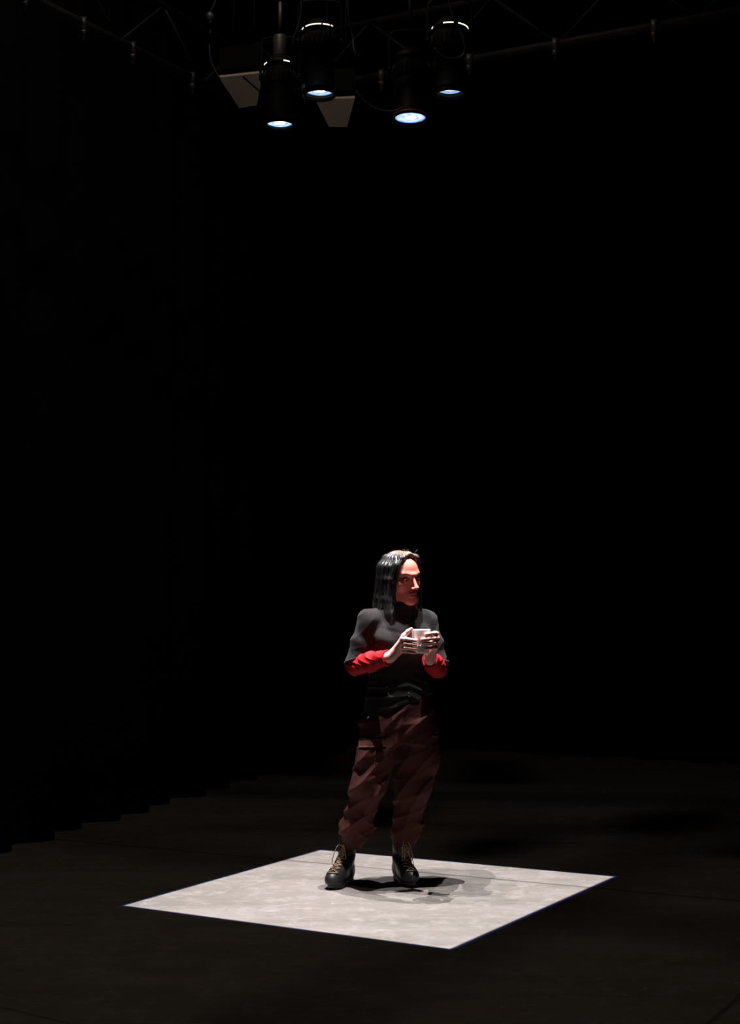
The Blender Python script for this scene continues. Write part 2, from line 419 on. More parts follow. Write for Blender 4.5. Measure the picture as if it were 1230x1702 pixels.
# --- skin: head, neck, hands at fine resolution; trunk and legs coarser; one mesh
def skin_head():
    f = Field(HC - 0.155, HC + 0.155, 0.0023)
    # extend downwards for the neck
    f = Field([HC[0] - .15, HC[1] - .15, HC[2] - .22], [HC[0] + .15, HC[1] + .15, HC[2] + .15], 0.0023)
    E = lambda c, r, k=.01, mode='add': f.ell(hp(*c), np.array(r) * HS, HM, k, mode)
    C = lambda a, b, ra, rb, k=.01, mode='add': f.cone(hp(*a), hp(*b), ra * HS, rb * HS, k, mode)
    E((0, -.018, .032), (.074, .092, .083)); E((0, .022, -.012), (.062, .064, .082), .03)
    for s in (-1, 1):
        C((s * .052, .002, -.05), (s * .014, .070, -.094), .017, .017, .03)
        C((s * .055, -.005, .0), (s * .052, .0, -.05), .018, .017, .02)
        E((s * .043, .058, -.024), (.018, .015, .015), .035)
        C((s * .008, .0875, .022), (s * .045, .070, .026), .0075, .007, .012)
        E((s * .075, -.006, -.012), (.009, .019, .031), .008)
    E((0, .078, -.098), (.019, .014, .015), .02)
    E((0, .07, -.062), (.028, .018, .025), .02)
    E((0, .026, .043), (.061, .047, .043), .04)
    for s in (-1, 1): E((s * .031, .101, .000), (.0170, .0175, .0120), .014, 'sub')
    for s in (-1, 1):   # lids round the eyeballs, opened by a slit
        E((s * .032, .0745, .000), (.0140, .0138, .0125), .004)
        C((s * .021, .0865, .0035), (s * .044, .080, .0025), .0022, .0018, .004)      # upper lid fold
        E((s * .0325, .0895, -.0015), (.0108, .0080, .0029), .0025, 'sub')
    C((0, .088, .010), (0, .113, -.032), .0065, .0085, .010)
    E((0, .114, -.034), (.0095, .0095, .0085), .006)
    for s in (-1, 1):
        E((s * .0120, .099, -.038), (.0058, .010, .0068), .006)
        E((s * .007, .110, -.0445), (.0035, .0055, .004), .003, 'sub')
    C((-.018, .086, -.0640), (.0, .0935, -.0615), .0030, .0050, .007); C((.018, .086, -.0640), (.0, .0935, -.0615), .0030, .0050, .007)
    C((-.014, .0865, -.0725), (.014, .0865, -.0725), .0042, .0042, .007); C((-.006, .0905, -.0725), (.006, .0905, -.0725), .0048, .0048, .007)
    C((-.021, .0900, -.0682), (.0, .0985, -.0672), .0013, .0016, .003, 'sub'); C((.021, .0900, -.0682), (.0, .0985, -.0672), .0013, .0016, .003, 'sub')
    for s in (-1, 1): C((s * .018, .098, -.045), (s * .029, .090, -.066), .0015, .0020, .008, 'sub')   # smile fold
    for s in (-1, 1): C((s * .004, .101, .022), (s * .004, .0955, .038), .0010, .0010, .005, 'sub')     # frown lines
    nb = P(664, 1016, 0.0)
    f.cone(hp(0, -.015, -.05), nb, .056, .060, .02)
    V, Q = f.mesh(); V = relax(V, Q, 1, .4)
    L = (V - HC) @ HM.T / HS; col = np.tile([0.62, 0.195, 0.15], (len(V), 1))
    def blend(c, m): 
        m = np.clip(m, 0, 1)[:, None]; return col * (1 - m) + np.array(c) * m
    lip = np.exp(-((L[:, 2] + .067) / .0085) ** 2 - (L[:, 0] / .019) ** 4) * (L[:, 1] > .08)
    col = blend((.30, .05, .045), lip)
    for s in (-1, 1):
        col = blend((.56, .16, .12), .6 * np.exp(-((L[:, 0] - s * .04) ** 2 + (L[:, 2] + .035) ** 2) / .02 ** 2) * (L[:, 1] > .03))
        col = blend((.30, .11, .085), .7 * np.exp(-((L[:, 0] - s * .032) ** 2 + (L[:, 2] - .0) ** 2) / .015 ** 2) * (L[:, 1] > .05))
    col = blend((.68, .24, .19), .5 * np.exp(-(L[:, 0] ** 2 + (L[:, 2] + .034) ** 2) / .012 ** 2) * (L[:, 1] > .09))
    return V, Q, col
def hand(f, wr, mcps, fingers, thumb, fore):
    """fingers: for each, three further joints after the knuckle"""
    f.cone(fore, wr, .034, .025, .01)
    pc = sum(np.array(m) for m in mcps) / 4
    f.cone(wr, wr + (pc - wr) * .3, .024, .022, .012)
    for i, m in enumerate(mcps):
        f.cone(wr + (np.array(m) - wr) * .12, m, .017, .0115, .014)
    for i in range(3): f.cone(mcps[i], mcps[i + 1], .0105, .0105, .006)
    for i, (m, js) in enumerate(zip(mcps, fingers)):
        r = [.0106, .0099, .0089, .0076] if i < 3 else [.0094, .0088, .0080, .0068]
        pts = [m] + js
        f.chain(pts, r, .0025)
        for j in (0, 1): f.ell(pts[j], (r[j] * 1.08,) * 3, None, .004)
    f.chain(thumb, [.017, .0135, .0105, .0078], .006)
def skin_hands():
    out = []
    # her right hand, image left, fingers on the camera side of the mug
    zs = [.010, -.011, -.031, -.048]
    mR = [MUG + np.array(v) for v in ((-.092, -.030, .012), (-.096, -.022, -.009), (-.097, -.010, -.029), (-.094, .004, -.046))]
    fR = []
    for i, z in enumerate(zs):
        e = [(-62, .084), (-47, .066), (-30, .0555)] if i < 3 else [(-66, .080), (-52, .062), (-38, .052)]
        fR.append([pol(a, r, z + dz) for (a, r), dz in zip(e, (.001, -.002, -.005))])
    tR = [wrR + np.array([.03, -.006, .022]), MUG + np.array([-.083, -.026, .026]), MUG + np.array([-.064, -.026, .047]), pol(-62, .0535, .060)]
    f = Field(wrR + [-.07, -.10, -.07], MUG + [.03, .10, .10], 0.0020)
    hand(f, wrR, mR, fR, tR, wrR + (elR - wrR) * .25)
    out.append(f.mesh())
    # her left hand, image right, wrapping the front of the mug from the right
    zs = [.036, .012, -.011, -.032]
    mL = [pol(108, .078, .036), pol(104, .080, .014), pol(102, .078, -.008), pol(102, .074, -.028)]
    fL = []
    for i, z in enumerate(zs):
        e = [[(72, .0665), (46, .0555), (24, .0525)], [(68, .068), (34, .0560), (2, .0535)], [(66, .067), (34, .0550), (5, .0525)], [(68, .063), (42, .0535), (18, .0510)]][i]
        fL.append([pol(a, r, z + dz) for (a, r), dz in zip(e, (.003, .001, -.002))])
    tL = [wrL + np.array([-.005, .008, .03]), pol(140, .066, -.005), pol(156, .058, .022), pol(172, .0545, .044)]
    f = Field(np.minimum(wrL, MUG) + [-.08, -.09, -.06], np.maximum(wrL, MUG) + [.09, .11, .10], 0.0020)
    hand(f, wrL, mL, fL, tL, wrL + (elL - wrL) * .25)
    out.append(f.mesh()); return out
def skin_rest():
    f = Field([-.30, 6.38, .04], [.50, 7.06, 1.45], 0.008)
    t = lambda px, py, rx, ry, off=0: (P(px, py)[2], P(px, py)[0], BY + off, rx, ry)
    f.loft([t(660, 1200, .13, .09), t(660, 1130, .12, .085), t(661, 1070, .13, .09), t(661, 1030, .13, .07), t(663, 1008, .045, .05)], .02, HEAD)
    for sh, el, wr in ((shR, elR, wrR), (shL, elL, wrL)):
        f.cone(sh, el, .040, .033, .03); f.cone(el, wr, .034, .020, .02)
    for hip, kn, an in ((P(638, 1200), P(612, 1305, -.075), ankR), (P(690, 1200), P(686, 1308, .03), ankL)):
        top = an + ([.017, .042, .10] if an is ankR else [0, 0, .10]); f.cone(hip, kn, .070, .045, .03); f.cone(kn, top, .038, .026, .02); f.cone(top, an, .026, .026, .02)
    for an, d in ((ankR, (-.38, -.925)), (ankL, (.30, -.954))):
        f.cone(an, an + [d[0] * .10, d[1] * .10, -.085], .032, .022, .02); 
    return f.mesh()
parts = [skin_head()]; HAND = np.array([0.78, 0.40, 0.35])
for V, Q in skin_hands(): parts.append((relax(V, Q, 1, .3), Q, np.tile(HAND, (len(V), 1))))
V, Q = skin_rest(); parts.append((relax(V, Q, 2), Q, np.tile(HAND, (len(V), 1))))
off = 0; Vs, Qs, Cs = [], [], []
for V, Q, c in parts: Vs.append(V); Qs.append(Q + off); Cs.append(c); off += len(V)
mesh_obj('body', np.concatenate(Vs), np.concatenate(Qs), M_skin, person, colors=np.concatenate(Cs))

# eyes, brows
for s in (-1, 1):
    mb = MB(); c = hp(s * .032, .0742, -.0008)
    mb.lathe([(.0124 * HS * math.sin(a), .0124 * HS * math.cos(a)) for a in np.linspace(0.001, PI - .001, 16)], (0, 0, 0), 24)
    V = np.array(mb.v); gaze = Fh; U = np.cross(gaze, [0, 0, 1]); U /= np.linalg.norm(U); W = np.cross(U, gaze)
    ang = np.arccos(np.clip(V[:, 2] / (.0124 * HS), -1, 1)); col = np.tile([.22, .17, .16], (len(V), 1))
    col[ang < .50] = (.05, .03, .02); col[ang < .2] = (.005, .005, .005)
    Wd = V[:, :1] * U + V[:, 1:2] * W + V[:, 2:3] * gaze + c
    mesh_obj('eye', Wd, mb.f, M_eye, person, colors=col)
    mb = MB()
    for i in range(26):
        t = i / 25; x = s * (.010 + .038 * t); z = .019 + .010 * math.sin(t * PI * .75) + R_.uniform(-.0015, .0015); fo = .0955 - .020 * t ** 1.6
        a = hp(x, fo, z); b = hp(x + s * .005, fo - .001, z + .004 * (1 - t)); mb.tube([a, (a + b) / 2 + Fh * .0008, b], [.0009, .0009, .0002], 5)
    mb.build('eyebrow', M_brow, person)

# --- hair
def hair():
    f = Field([HC[0] - .16, HC[1] - .17, HC[2] - .27], [HC[0] + .16, HC[1] + .17, HC[2] + .16], 0.0026)
    f.ell(hp(0, -.016, .036), np.array((.076, .090, .088)) * HS, HM, .01)
    f.ell(hp(0, -.038, -.04), np.array((.070, .062, .10)) * HS, HM, .03)
    f.ell(hp(.003, .115, -.024), np.array((.053, .080, .092)) * HS, HM, .016, 'sub')
    locks = []
    for s in (-1, 1):
        n = 15
        for i in range(n):
            u = i / (n - 1)                                  # 0 beside the face .. 1 at the nape
            ph = math.radians(36 + 138 * u) * s              # angle from the face direction
            er = 1.02
            top = (.012 + s * .006, .048 - .105 * u, .112 - .03 * u * u)
            def on(z, k=1.0):
                q = math.sqrt(max(0, 1 - ((z - .034) / .10) ** 2))
                return (math.sin(ph) * .074 * q * k, -.016 + math.cos(ph) * .086 * q * k, z)
            j = R_.uniform(-.006, .006)
            bot = -.205 - .03 * R_.random() + (.03 if u > .7 else 0)
            if s > 0: bot += .045
            flare = 1.0 + .10 * R_.random()
            mid = on(.055, 1.0); ear = on(.0, 1.07)
            if u < .2: ear = (s * .073, .036 - .05 * u, 0.0); mid = (s * .060, .050 - .04 * u, .066)
            low = (ear[0] * 1.06 + j, (ear[1] + .02) * 1.04 - .024, -.09); end = (ear[0] * 1.0 * flare + 1.6 * j, (ear[1] + .02) * .96 - .022 + j, bot)
            L0 = [top, ((top[0] + mid[0]) * .5 + s * .012, (top[1] + mid[1]) * .5 + (.004 if u < .5 else -.006), .094 - .008 * u), mid, ear, low, ((low[0] + end[0]) / 2 + j, (low[1] + end[1]) / 2, (low[2] + bot) / 2), end]
            W = [hp(*p) for p in L0]
            if s < 0:
                W[-1] = W[-1] + np.array([.006, -.045 * (1 - u), 0]); W[-2] = W[-2] + np.array([0, -.025 * (1 - u), 0])
            locks.append((W, u, s))
            f.chain(W, [.006, .010, .012, .015, .015, .012, .003], .014)
    # fine combed grooves running down the hair
    def groove(X, Y, Z):
        u = (X - HC[0]) * Sh[0] + (Y - HC[1]) * Sh[1] + (Z - HC[2]) * Sh[2]; v = (X - HC[0]) * Fh[0] + (Y - HC[1]) * Fh[1] + (Z - HC[2]) * Fh[2]
        a = np.arctan2(u, v + .02); return .0011 * np.sin(a * 46 + 3 * np.sin(Z * 35)) + .0012 * np.sin(a * 21 + 2 * np.sin(Z * 22 + 1))
    f.op(groove, f.lo, f.lo + f.h * f.n, mode='disp', pad=0)
    V, Q = f.mesh(); V = relax(V, Q, 1, .4)
    def tint(V):
        L = (V - HC) @ HM.T / HS
        # brown grown-out roots along the parting, near-black lengths
        m = np.clip(1.2 - np.hypot((L[:, 0] - .012) / .050, (L[:, 2] - .125) / .040), 0, 1) * np.clip((L[:, 1] + .06) / .05, 0, 1)
        m = m[:, None]; return np.array([.008, .007, .0075]) * (1 - m) + np.array([.17, .085, .05]) * m
    mesh_obj('hair', V, Q, M_hair, person, colors=tint(V))
    mb = MB()
    for W, u, s in locks:
        for k in range(44):
            r = .0125 + .0055 * R_.random(); a = R_.uniform(0, 2 * PI); sp = spline(W, 4); n = len(sp)
            ax1, ax2 = Sh, Fh; pts = []; cut = int(n * R_.uniform(.85, 1.0)); cut = max(cut, 5)
            o = ax1 * math.cos(a) + ax2 * math.sin(a); out = np.array([W[3][0] - HC[0], W[3][1] - HC[1] - .01, 0]); out /= np.linalg.norm(out) + 1e-6
            wv = R_.uniform(0, 6)
            for i in range(cut):
                t = i / (n - 1); g = min(1, t * 3)
                pts.append(sp[i] + o * r * g * (.88 + .18 * math.sin(t * 5 + wv)) + out * (.002 + .003 * math.sin(t * 7 + wv)) * g + np.array([0, 0, .004 * (1 - g)]))
            rr = [.0010] * len(pts); rr[-1] = .0002; rr[-2] = .0006
            mb.tube(pts, rr, 4, caps=False)
    for k in range(20):    # flyaway hairs on the crown
        a = hp(R_.uniform(-.04, .05), R_.uniform(-.03, .06), .118); d = Uh * R_.uniform(.008, .016) + Sh * R_.uniform(-.016, .016) + Fh * R_.uniform(-.01, .02)
        mb.tube([a, a + d * .6 + Uh * .003, a + d], [.0007, .0005, .0002], 4, caps=False)
    mesh_obj('loose_hair', mb.v, mb.f, M_hair, person, colors=tint(np.array(mb.v)))
hair()

# --- sweater
def sweater():
    f = Field([-.26, 6.42, .80], [.48, 7.04, 1.47], 0.0036)
    t = lambda px, py, rx, ry, o=0: (P(px, py)[2], P(px, py)[0] + fw[0] * o, BY + fw[1] * o, rx, ry)
    secs = [t(663, 1192, .182, .130), t(663, 1176, .180, .128), t(663, 1150, .170, .122), t(662, 1120, .152, .112), t(661, 1090, .150, .115, .005), t(661, 1062, .152, .118, .010),
            t(661, 1040, .155, .105), t(662, 1030, .142, .088), t(663, 1021, .106, .074), t(664, 1013, .072, .070), t(666, 1002, .064, .068)]
    f.loft(secs, .03, HEAD)
    for s, px in ((-1, 0), (1, 0)):
        c = tc0 + fw * .078 + sd * (s * .068) + np.array([0, 0, -.012]); f.ell(c, (.070, .052, .066), [sd, fw, [0, 0, 1]], .07)
    f.cone(P(648, 1020, -.02), shR, .045, .050, .04); f.cone(P(678, 1021, .02), shL, .045, .048, .04)
    hems = []
    for sh, el, nrm, c in ((shR, elR, (.45, -.12, -.88), P(590, 1095, -.062)), (shL, elL, (-.30, -.20, -.93), P(728, 1098, .038))):
        mid = (sh + el) / 2 + (np.array([-.004, 0, 0]) if sh is shR else np.array([.006, 0, 0]))
        f.cone(sh, mid, .050, .049, .03); f.cone(mid, el, .049, .0525, .02)
        d = np.array(nrm) / np.linalg.norm(nrm); hems.append((c, d))
        def cut(X, Y, Z, d=d, c=c): return np.maximum(-((X - c[0]) * d[0] + (Y - c[1]) * d[1] + (Z - c[2]) * d[2]), np.sqrt((X - c[0] - d[0] * .045) ** 2 + (Y - c[1] - d[1] * .045) ** 2 + (Z - c[2] - d[2] * .045) ** 2) - .088)
        f.op(cut, c - .15, c + .15, .004, 'sub')
    # hem: lower on her right hip, riding up at the front
    h0 = P(640, 1178, 0)
    f.op(lambda X, Y, Z: Z - h0[2] - .30 * (X - h0[0]), f.lo, f.lo + f.h * f.n, .006, 'sub', pad=0)
    for zc, px in ((1001, 667), (1007, 666)):
        a = P(px, zc); f.ell(a + fw * .006, (.066, .072, .012), [sd, fw, [0, 0, 1]], .01)
    def fold(X, Y, Z):
        u = (X - tc0[0]) * sd[0] + (Y - tc0[1]) * sd[1]; zz = Z - tc0[2]
        low = np.clip((-zz - .02) / .10, 0, 1)
        w1 = ridge(38 * (zz + .55 * np.abs(u)) + 2.2 * np.sin(9 * u + 1) + 1.2 * np.sin(25 * zz), 2) * low * .007
        arm = np.clip((np.abs(u) - .13) / .05, 0, 1)
        w2 = ridge(34 * (zz - .6 * X) + 1.5 * np.sin(20 * u), 2.5) * arm * .0025
        pit = .006 * np.exp(-((u + .100) / .030) ** 2 - ((zz - .035 + .5 * (u + .10)) / .022) ** 2)
        pit += .004 * np.exp(-((zz - .030 + .25 * (u + .07)) / .010) ** 2 - ((u + .07) / .035) ** 2)
        return -(w1 + w2) + pit + .0015 * np.sin(55 * u + 3 * np.sin(30 * zz))
    f.op(fold, f.lo, f.lo + f.h * f.n, mode='disp', pad=0)
    V, Q = f.mesh(); V = relax(V, Q, 1, .5)
    sw = mesh_obj('sweater', V, Q, M_knit, person)
    from mathutils.bvhtree import BVHTree
    tree = BVHTree.FromPolygons([tuple(p) for p in V], Q.tolist()); q3 = []
    for px, py in ((678, 1150), (679.5, 1154), (680.5, 1158)):
        h = tree.ray_cast(Vector((0, 0, CAM_H)), Vector(ray(px, py)).normalized())
        if h[0] is not None: q3.append(h[0] + h[1] * .002)
    if len(q3) == 3:
        mb = MB(); mb.tube(q3, [.0012, .0018, .0012], 6); mb.build('drawstring_tip', M_metal, person)
    # ribbed hems where the sleeves are pushed up
    for c, d in hems:
        a = np.cross(d, [0, 1, 0]); a /= np.linalg.norm(a); b = np.cross(a, d); mb = MB()
        ring = [c + (a * math.cos(q) + b * math.sin(q)) * (.0530 + .0016 * math.sin(5 * q)) + d * .003 * math.sin(3 * q) for q in np.linspace(0, 2 * PI, 49)]
        mb.tube(ring, [.0088] * 49, 8, caps=False); mb.build('sleeve_hem', M_knit, sw)
sweater()

# --- red sleeves
for el, wr in ((elR, wrR), (elL, wrL)):
    f = Field(np.minimum(el, wr) - .09, np.maximum(el, wr) + .09, 0.0028)
    D = wr - el; Ln = np.linalg.norm(D); d = D / Ln; end = el + D * .93
    bulge = np.array([0, 0, -.010])
    sh = shR if el is elR else shL
    f.cone(el + (sh - el) * .25, el, .042, .045, .02); f.cone(el + bulge * .3, el + D * .45 + bulge * .4, .046, .045, .02); f.cone(el + D * .45, end, .044, .0365, .02)
    def wr_(X, Y, Z, el=el, d=d):
        s = (X - el[0]) * d[0] + (Y - el[1]) * d[1] + (Z - el[2]) * d[2]
        q = Z - el[2] - s * d[2]
        return -.0045 * ridge(55 * s + 45 * q + 1.4 * np.sin(60 * q), 2) * np.clip((.20 - s) / .05, 0.25, 1) - .003 * ridge(33 * s - 30 * q + 1, 3)
    f.op(wr_, f.lo, f.lo + f.h * f.n, mode='disp', pad=0)
    # cut the cuff square
    def cut(X, Y, Z, c=end, d=d): return -((X - c[0]) * d[0] + (Y - c[1]) * d[1] + (Z - c[2]) * d[2])
    f.op(cut, f.lo, f.lo + f.h * f.n, .003, 'sub', pad=0)
    V, Q = f.mesh(); V = relax(V, Q, 1, .4); sl = mesh_obj('red_sleeve', V, Q, M_red, person); sl['label'] = 'red jersey sleeve showing below the pushed-up sweater'
    a = np.cross(d, [0, 0, 1]); a /= np.linalg.norm(a); b = np.cross(a, d); mb = MB()
    ring = [end + (a * math.cos(q) + b * math.sin(q)) * .0365 for q in np.linspace(0, 2 * PI, 41)]
    mb.tube(ring, [.0028] * 41, 8, caps=False); mb.build('cuff', M_red, sl)

# --- trousers
kR, kL = P(613, 1303, -.085), P(687, 1308, .04)
hR, hL = P(637, 1205, -.01), P(690, 1205, .01)
def trousers():
    f = Field([-.27, 6.50, .15], [.50, 7.08, 1.06], 0.0036)
    t = lambda px, py, rx, ry: (P(px, py)[2], P(px, py)[0], BY, rx, ry)
    f.loft([t(662, 1235, .192, .125), t(663, 1200, .192, .135), t(663, 1175, .180, .128), t(663, 1150, .160, .115)], .03, HEAD * .6)
    f.chain([P(632, 1215, -.045), P(627, 1250, -.065), kR, P(598, 1355, -.02), P(590, 1380, .03), P(585, 1398, .06)], [.100, .101, .088, .070, .066, .050], .03)
    f.chain([P(692, 1215, .01), P(693, 1250, .03), kL, P(677, 1360, .08), P(673, 1382, .10), P(671, 1398, .11)], [.102, .106, .092, .070, .062, .052], .03)
    # gathered bottoms over the boot tops
    f.cone(P(584, 1394, .065), P(582, 1420, .085), .052, .050, .015); f.cone(P(671, 1396, .11), P(671, 1422, .11), .052, .050, .015)
    hz = P(585, 1410, .05)[2]
    f.op(lambda X, Y, Z: Z - hz, f.lo, f.lo + f.h * f.n, .006, 'sub', pad=0)
    # cargo pockets on the outer thighs
    for s in (-1, 1):
        c = P(609, 1260, -.11) if s < 0 else P(717, 1262, .01)
        f.ell(c, (.045, .055, .078), [[math.cos(-.5 * -s), math.sin(-.5 * -s), 0], [-math.sin(-.5 * -s), math.cos(-.5 * -s), 0], [0, 0, 1]], .025)
    def fold(X, Y, Z):
        sL = X < .085                                        # which leg
        zz = Z - .55; w = np.sin(6 * X + 4.0 * Z) + .6 * np.sin(13 * Z + 9 * Y + 2)
        amp = np.where(sL, 1.0, .8)
        dwn = np.clip((.80 - Z) / .5, .25, 1)
        sr = lambda x, p: (1 - np.sqrt(np.sin(x) ** 2 + .012) / 1.006) ** p
        a = sr(21 * (Z - 1.05 * X) + 1.5 * w, 2.0) * .026 * dwn
        b = sr(33 * (Z - .55 * X) - 1.1 * w + 1.5, 2.2) * .012 * dwn
        hip = np.clip(1 - np.abs(Z - .80) / .14, 0, 1)
        c = sr(30 * (Z - .62 * X) + .8 * w, 2) * .016 * hip
        bot = np.clip((.42 - Z) / .12, 0, 1)
        e = sr(30 * (Z + .25 * X) + 1.3 * np.sin(20 * X), 2) * .010 * bot
        return -(a + b + c + e) * amp * np.clip((Z - .19) / .05, .15, 1) + .006 * np.clip((Z - .19) / .05, 0, 1)
    f.op(fold, f.lo, f.lo + f.h * f.n, mode='disp', pad=0)
    V, Q = f.mesh(); V = relax(V, Q, 1, .5)
    tr = mesh_obj('trousers', V, Q, M_pants, person)
    # snap helper: push a point onto the cloth along the camera direction
    from mathutils.bvhtree import BVHTree
    tree = BVHTree.FromPolygons([tuple(p) for p in V], Q.tolist())
    def on(px, py, lift=.003):
        o = Vector((0, 0, CAM_H)); d = Vector(ray(px, py)).normalized(); h = tree.ray_cast(o, d)
        return None if h[0] is None else np.array(h[0] + h[1] * lift)
    def strip(name, pts, r, m, par):
        q = [on(*p) for p in pts]; q = [p for p in q if p is not None]
        if len(q) > 2:
            mb = MB(); mb.tube(q, r, 6); return mb.build(name, m, par)
    lin = lambda a, b, n=14: [(a[0] + (b[0] - a[0]) * i / n, a[1] + (b[1] - a[1]) * i / n) for i in range(n + 1)]
    strip('side_seam', lin((624, 1246), (623, 1282), 24), .0014, M_seam, tr)
    # pocket flaps, thin shaped panels lying on the cloth
    for quad in (((598, 1229), (641, 1228), (641, 1241), (598, 1243)), ((716, 1223), (727.5, 1222), (727, 1238), (717, 1240))):
        mb = MB(); nu, nv = 12, 5; G = []
        for j in range(nv):
            for i in range(nu):
                u, v = i / (nu - 1), j / (nv - 1)
                x = (quad[0][0] * (1 - u) + quad[1][0] * u) * (1 - v) + (quad[3][0] * (1 - u) + quad[2][0] * u) * v
                y = (quad[0][1] * (1 - u) + quad[1][1] * u) * (1 - v) + (quad[3][1] * (1 - u) + quad[2][1] * u) * v
                p = on(x, y, .006); G.append(p)
        good = [g for g in G if g is not None]
        if len(good) == len(G):
            n = len(G); back = [g + np.array([0, .006, 0]) for g in G]
            Fc = [(j * nu + i, j * nu + i + 1, (j + 1) * nu + i + 1, (j + 1) * nu + i) for j in range(nv - 1) for i in range(nu - 1)]
            rim = [i for i in range(nu)] + [j * nu + nu - 1 for j in range(1, nv)] + [(nv - 1) * nu + i for i in range(nu - 2, -1, -1)] + [j * nu for j in range(nv - 2, 0, -1)]
            Fc += [tuple(n + i for i in q[::-1]) for q in Fc] + [(rim[k], rim[(k + 1) % len(rim)], n + rim[(k + 1) % len(rim)], n + rim[k]) for k in range(len(rim))]
            mb.add(G + back, Fc); mb.build('pocket_flap', M_pants, tr)
    mb = MB(); a, b = on(612, 1194, .006), on(615, 1186, .006)
    if a is not None and b is not None:
        mb.tube([b, b + (a - b) * .5, a], [.0028, .0042, .003], 8); mb.build('zipper_pull', M_metal, tr)
    for q in ((679, 1150), (680, 1158)): pass
    return tr
trousers()
# --- boots
def boot(ank, d, flip):
    d = np.array([d[0], d[1], 0.0]); d /= np.linalg.norm(d); v = np.array([-d[1], d[0], 0.0]) * 1.0
    g = np.array([ank[0], ank[1], 0.0]); M = np.array([d, v, [0, 0, 1]])
    L = lambda a, b, c: g + d * a + v * b + np.array([0, 0, c])
    f = Field(g - [.27, .27, .0], g + [.27, .27, .27], 0.0027)
    f.ell(L(.118, .004 * flip, .050), (.072, .0435, .038), M, .02); f.ell(L(.060, 0, .055), (.085, .037, .048), M, .03)
    f.ell(L(-.030, 0, .050), (.046, .033, .048), M, .03); f.cone(L(.030, 0, .095), L(.112, 0, .060), .035, .026, .03)
    ln = -.041 if flip < 0 else 0
    f.cone(L(-.008, 0, .07), L(-.004 + ln, 0, .222), .036, .040, .03); f.cone(L(.020, 0, .10), L(.014 + ln, 0, .21), .035, .034, .03)
    f.ell(L(.135, 0, .036), (.058, .042, .028), M, .015)
    def bottom(X, Y, Z): return Z - .024
    f.op(lambda X, Y, Z: Z - .024, f.lo, f.lo + f.h * f.n, .004, 'sub', pad=0)
    # toe-cap stitch groove, ankle creases
    def gr(X, Y, Z):
        a = (X - g[0]) * d[0] + (Y - g[1]) * d[1]; b = (X - g[0]) * v[0] + (Y - g[1]) * v[1]
        return .0022 * np.exp(-((a - .118 - 6 * b * b) / .0026) ** 2) + .0022 * np.sin(95 * (Z + .35 * a)) * np.exp(-((Z - .125) / .035) ** 2) + .0018 * np.exp(-((Z - .085 + .4 * a) / .0028) ** 2) * (a < .04)
    f.op(gr, f.lo, f.lo + f.h * f.n, mode='disp', pad=0)
    V, Q = f.mesh(); V = relax(V, Q, 1, .4)
    root = mesh_obj('boot', V, Q, M_boot, person)
    # sole: foot outline, two thicknesses with a heel block
    out = []
    for k in range(40):
        q = 2 * PI * k / 40; x = .056 + .128 * math.cos(q); wd = np.interp(x, [-.08, -.03, .03, .11, .19], [.026, .034, .031, .0455, .028])
        out.append((x, wd * 1.05 * math.sin(q) / max(.55, (1 - ((x - .056) / .128) ** 2) ** .18 if abs(x - .056) < .128 else .55)))
    mb = MB(); n = len(out); lv = [(.012, .96), (.012, 1.0), (.020, 1.02), (.028, 1.0)]
    V = [L(x * 1 if s_ == 1 else .056 + (x - .056) * s_, y * s_, z + .010 * max(0, (x - .12) / .07) ** 2) for z, s_ in lv for x, y in out]
    Fc = [tuple(range(n - 1, -1, -1)), tuple(3 * n + i for i in range(n))] + [(j * n + i, j * n + (i + 1) % n, (j + 1) * n + (i + 1) % n, (j + 1) * n + i) for j in range(3) for i in range(n)]
    mb.add(V, Fc)
    heel = [(x, y) for x, y in out if x < .0]; ball = [(x, y * .97) for x, y in out if x > .045]
    for pts in (heel, ball):
        pts = sorted(pts, key=lambda p: math.atan2(p[1], p[0] - sum(q[0] for q in pts) / len(pts))); m = len(pts)
        lift = lambda x: .012 * max(0, (x - .12) / .07) ** 2
        V = [L(x, y, 0.0005 + lift(x)) for x, y in pts] + [L(x, y, .016 + lift(x)) for x, y in pts]
        mb.add(V, [tuple(range(m - 1, -1, -1)), tuple(range(m, 2 * m))] + [(i, (i + 1) % m, m + (i + 1) % m, m + i) for i in range(m)])
    mb.build('sole', M_sole, root, smooth=False)
    # laces: crossing up the front, on the leather surface
    from mathutils.bvhtree import BVHTree
    tree = BVHTree.FromPolygons([tuple(p) for p in relax(*f.mesh(), 1, .4)], Q.tolist())
    def surf(a, b, c, lift=.0025):
        axis = L(-.005 if c > .1 else .03, 0, max(.06, c - .03)); tgt = L(a, b, c); dd = Vector(tgt - axis).normalized()
        h = tree.ray_cast(Vector(axis) + dd * .2, -dd); return np.array(h[0] + h[1] * lift) if h[0] is not None else tgt
    line = [(.120, .072), (.104, .086), (.090, .100), (.076, .116), (.066, .134), (.060, .154), (.058, .176), (.057, .198)]
    mb = MB()
    for i in range(len(line)):
        a, c = line[i]
        for s in (-1, 1):
            c2 = line[i + 1] if i + 1 < len(line) else None
            if c2:
                mb.tube([surf(a + (c2[0] - a) * t, s * (.017 - .034 * t), c + (c2[1] - c) * t,   .003 + .002 * math.sin(PI * t)) for t in np.linspace(0, 1, 7)], .0026, 6, flat=.8)
        mb.tube([surf(a, y, c, .0032) for y in np.linspace(-.018, .018, 7)], .0032, 6, flat=.8)
    mb.build('lace', M_lace, root)
    # hanging bows and ends from the knot at the top of the boot
    kn = surf(.058, 0, .200, .006); mb = MB(); side = v; fr = d
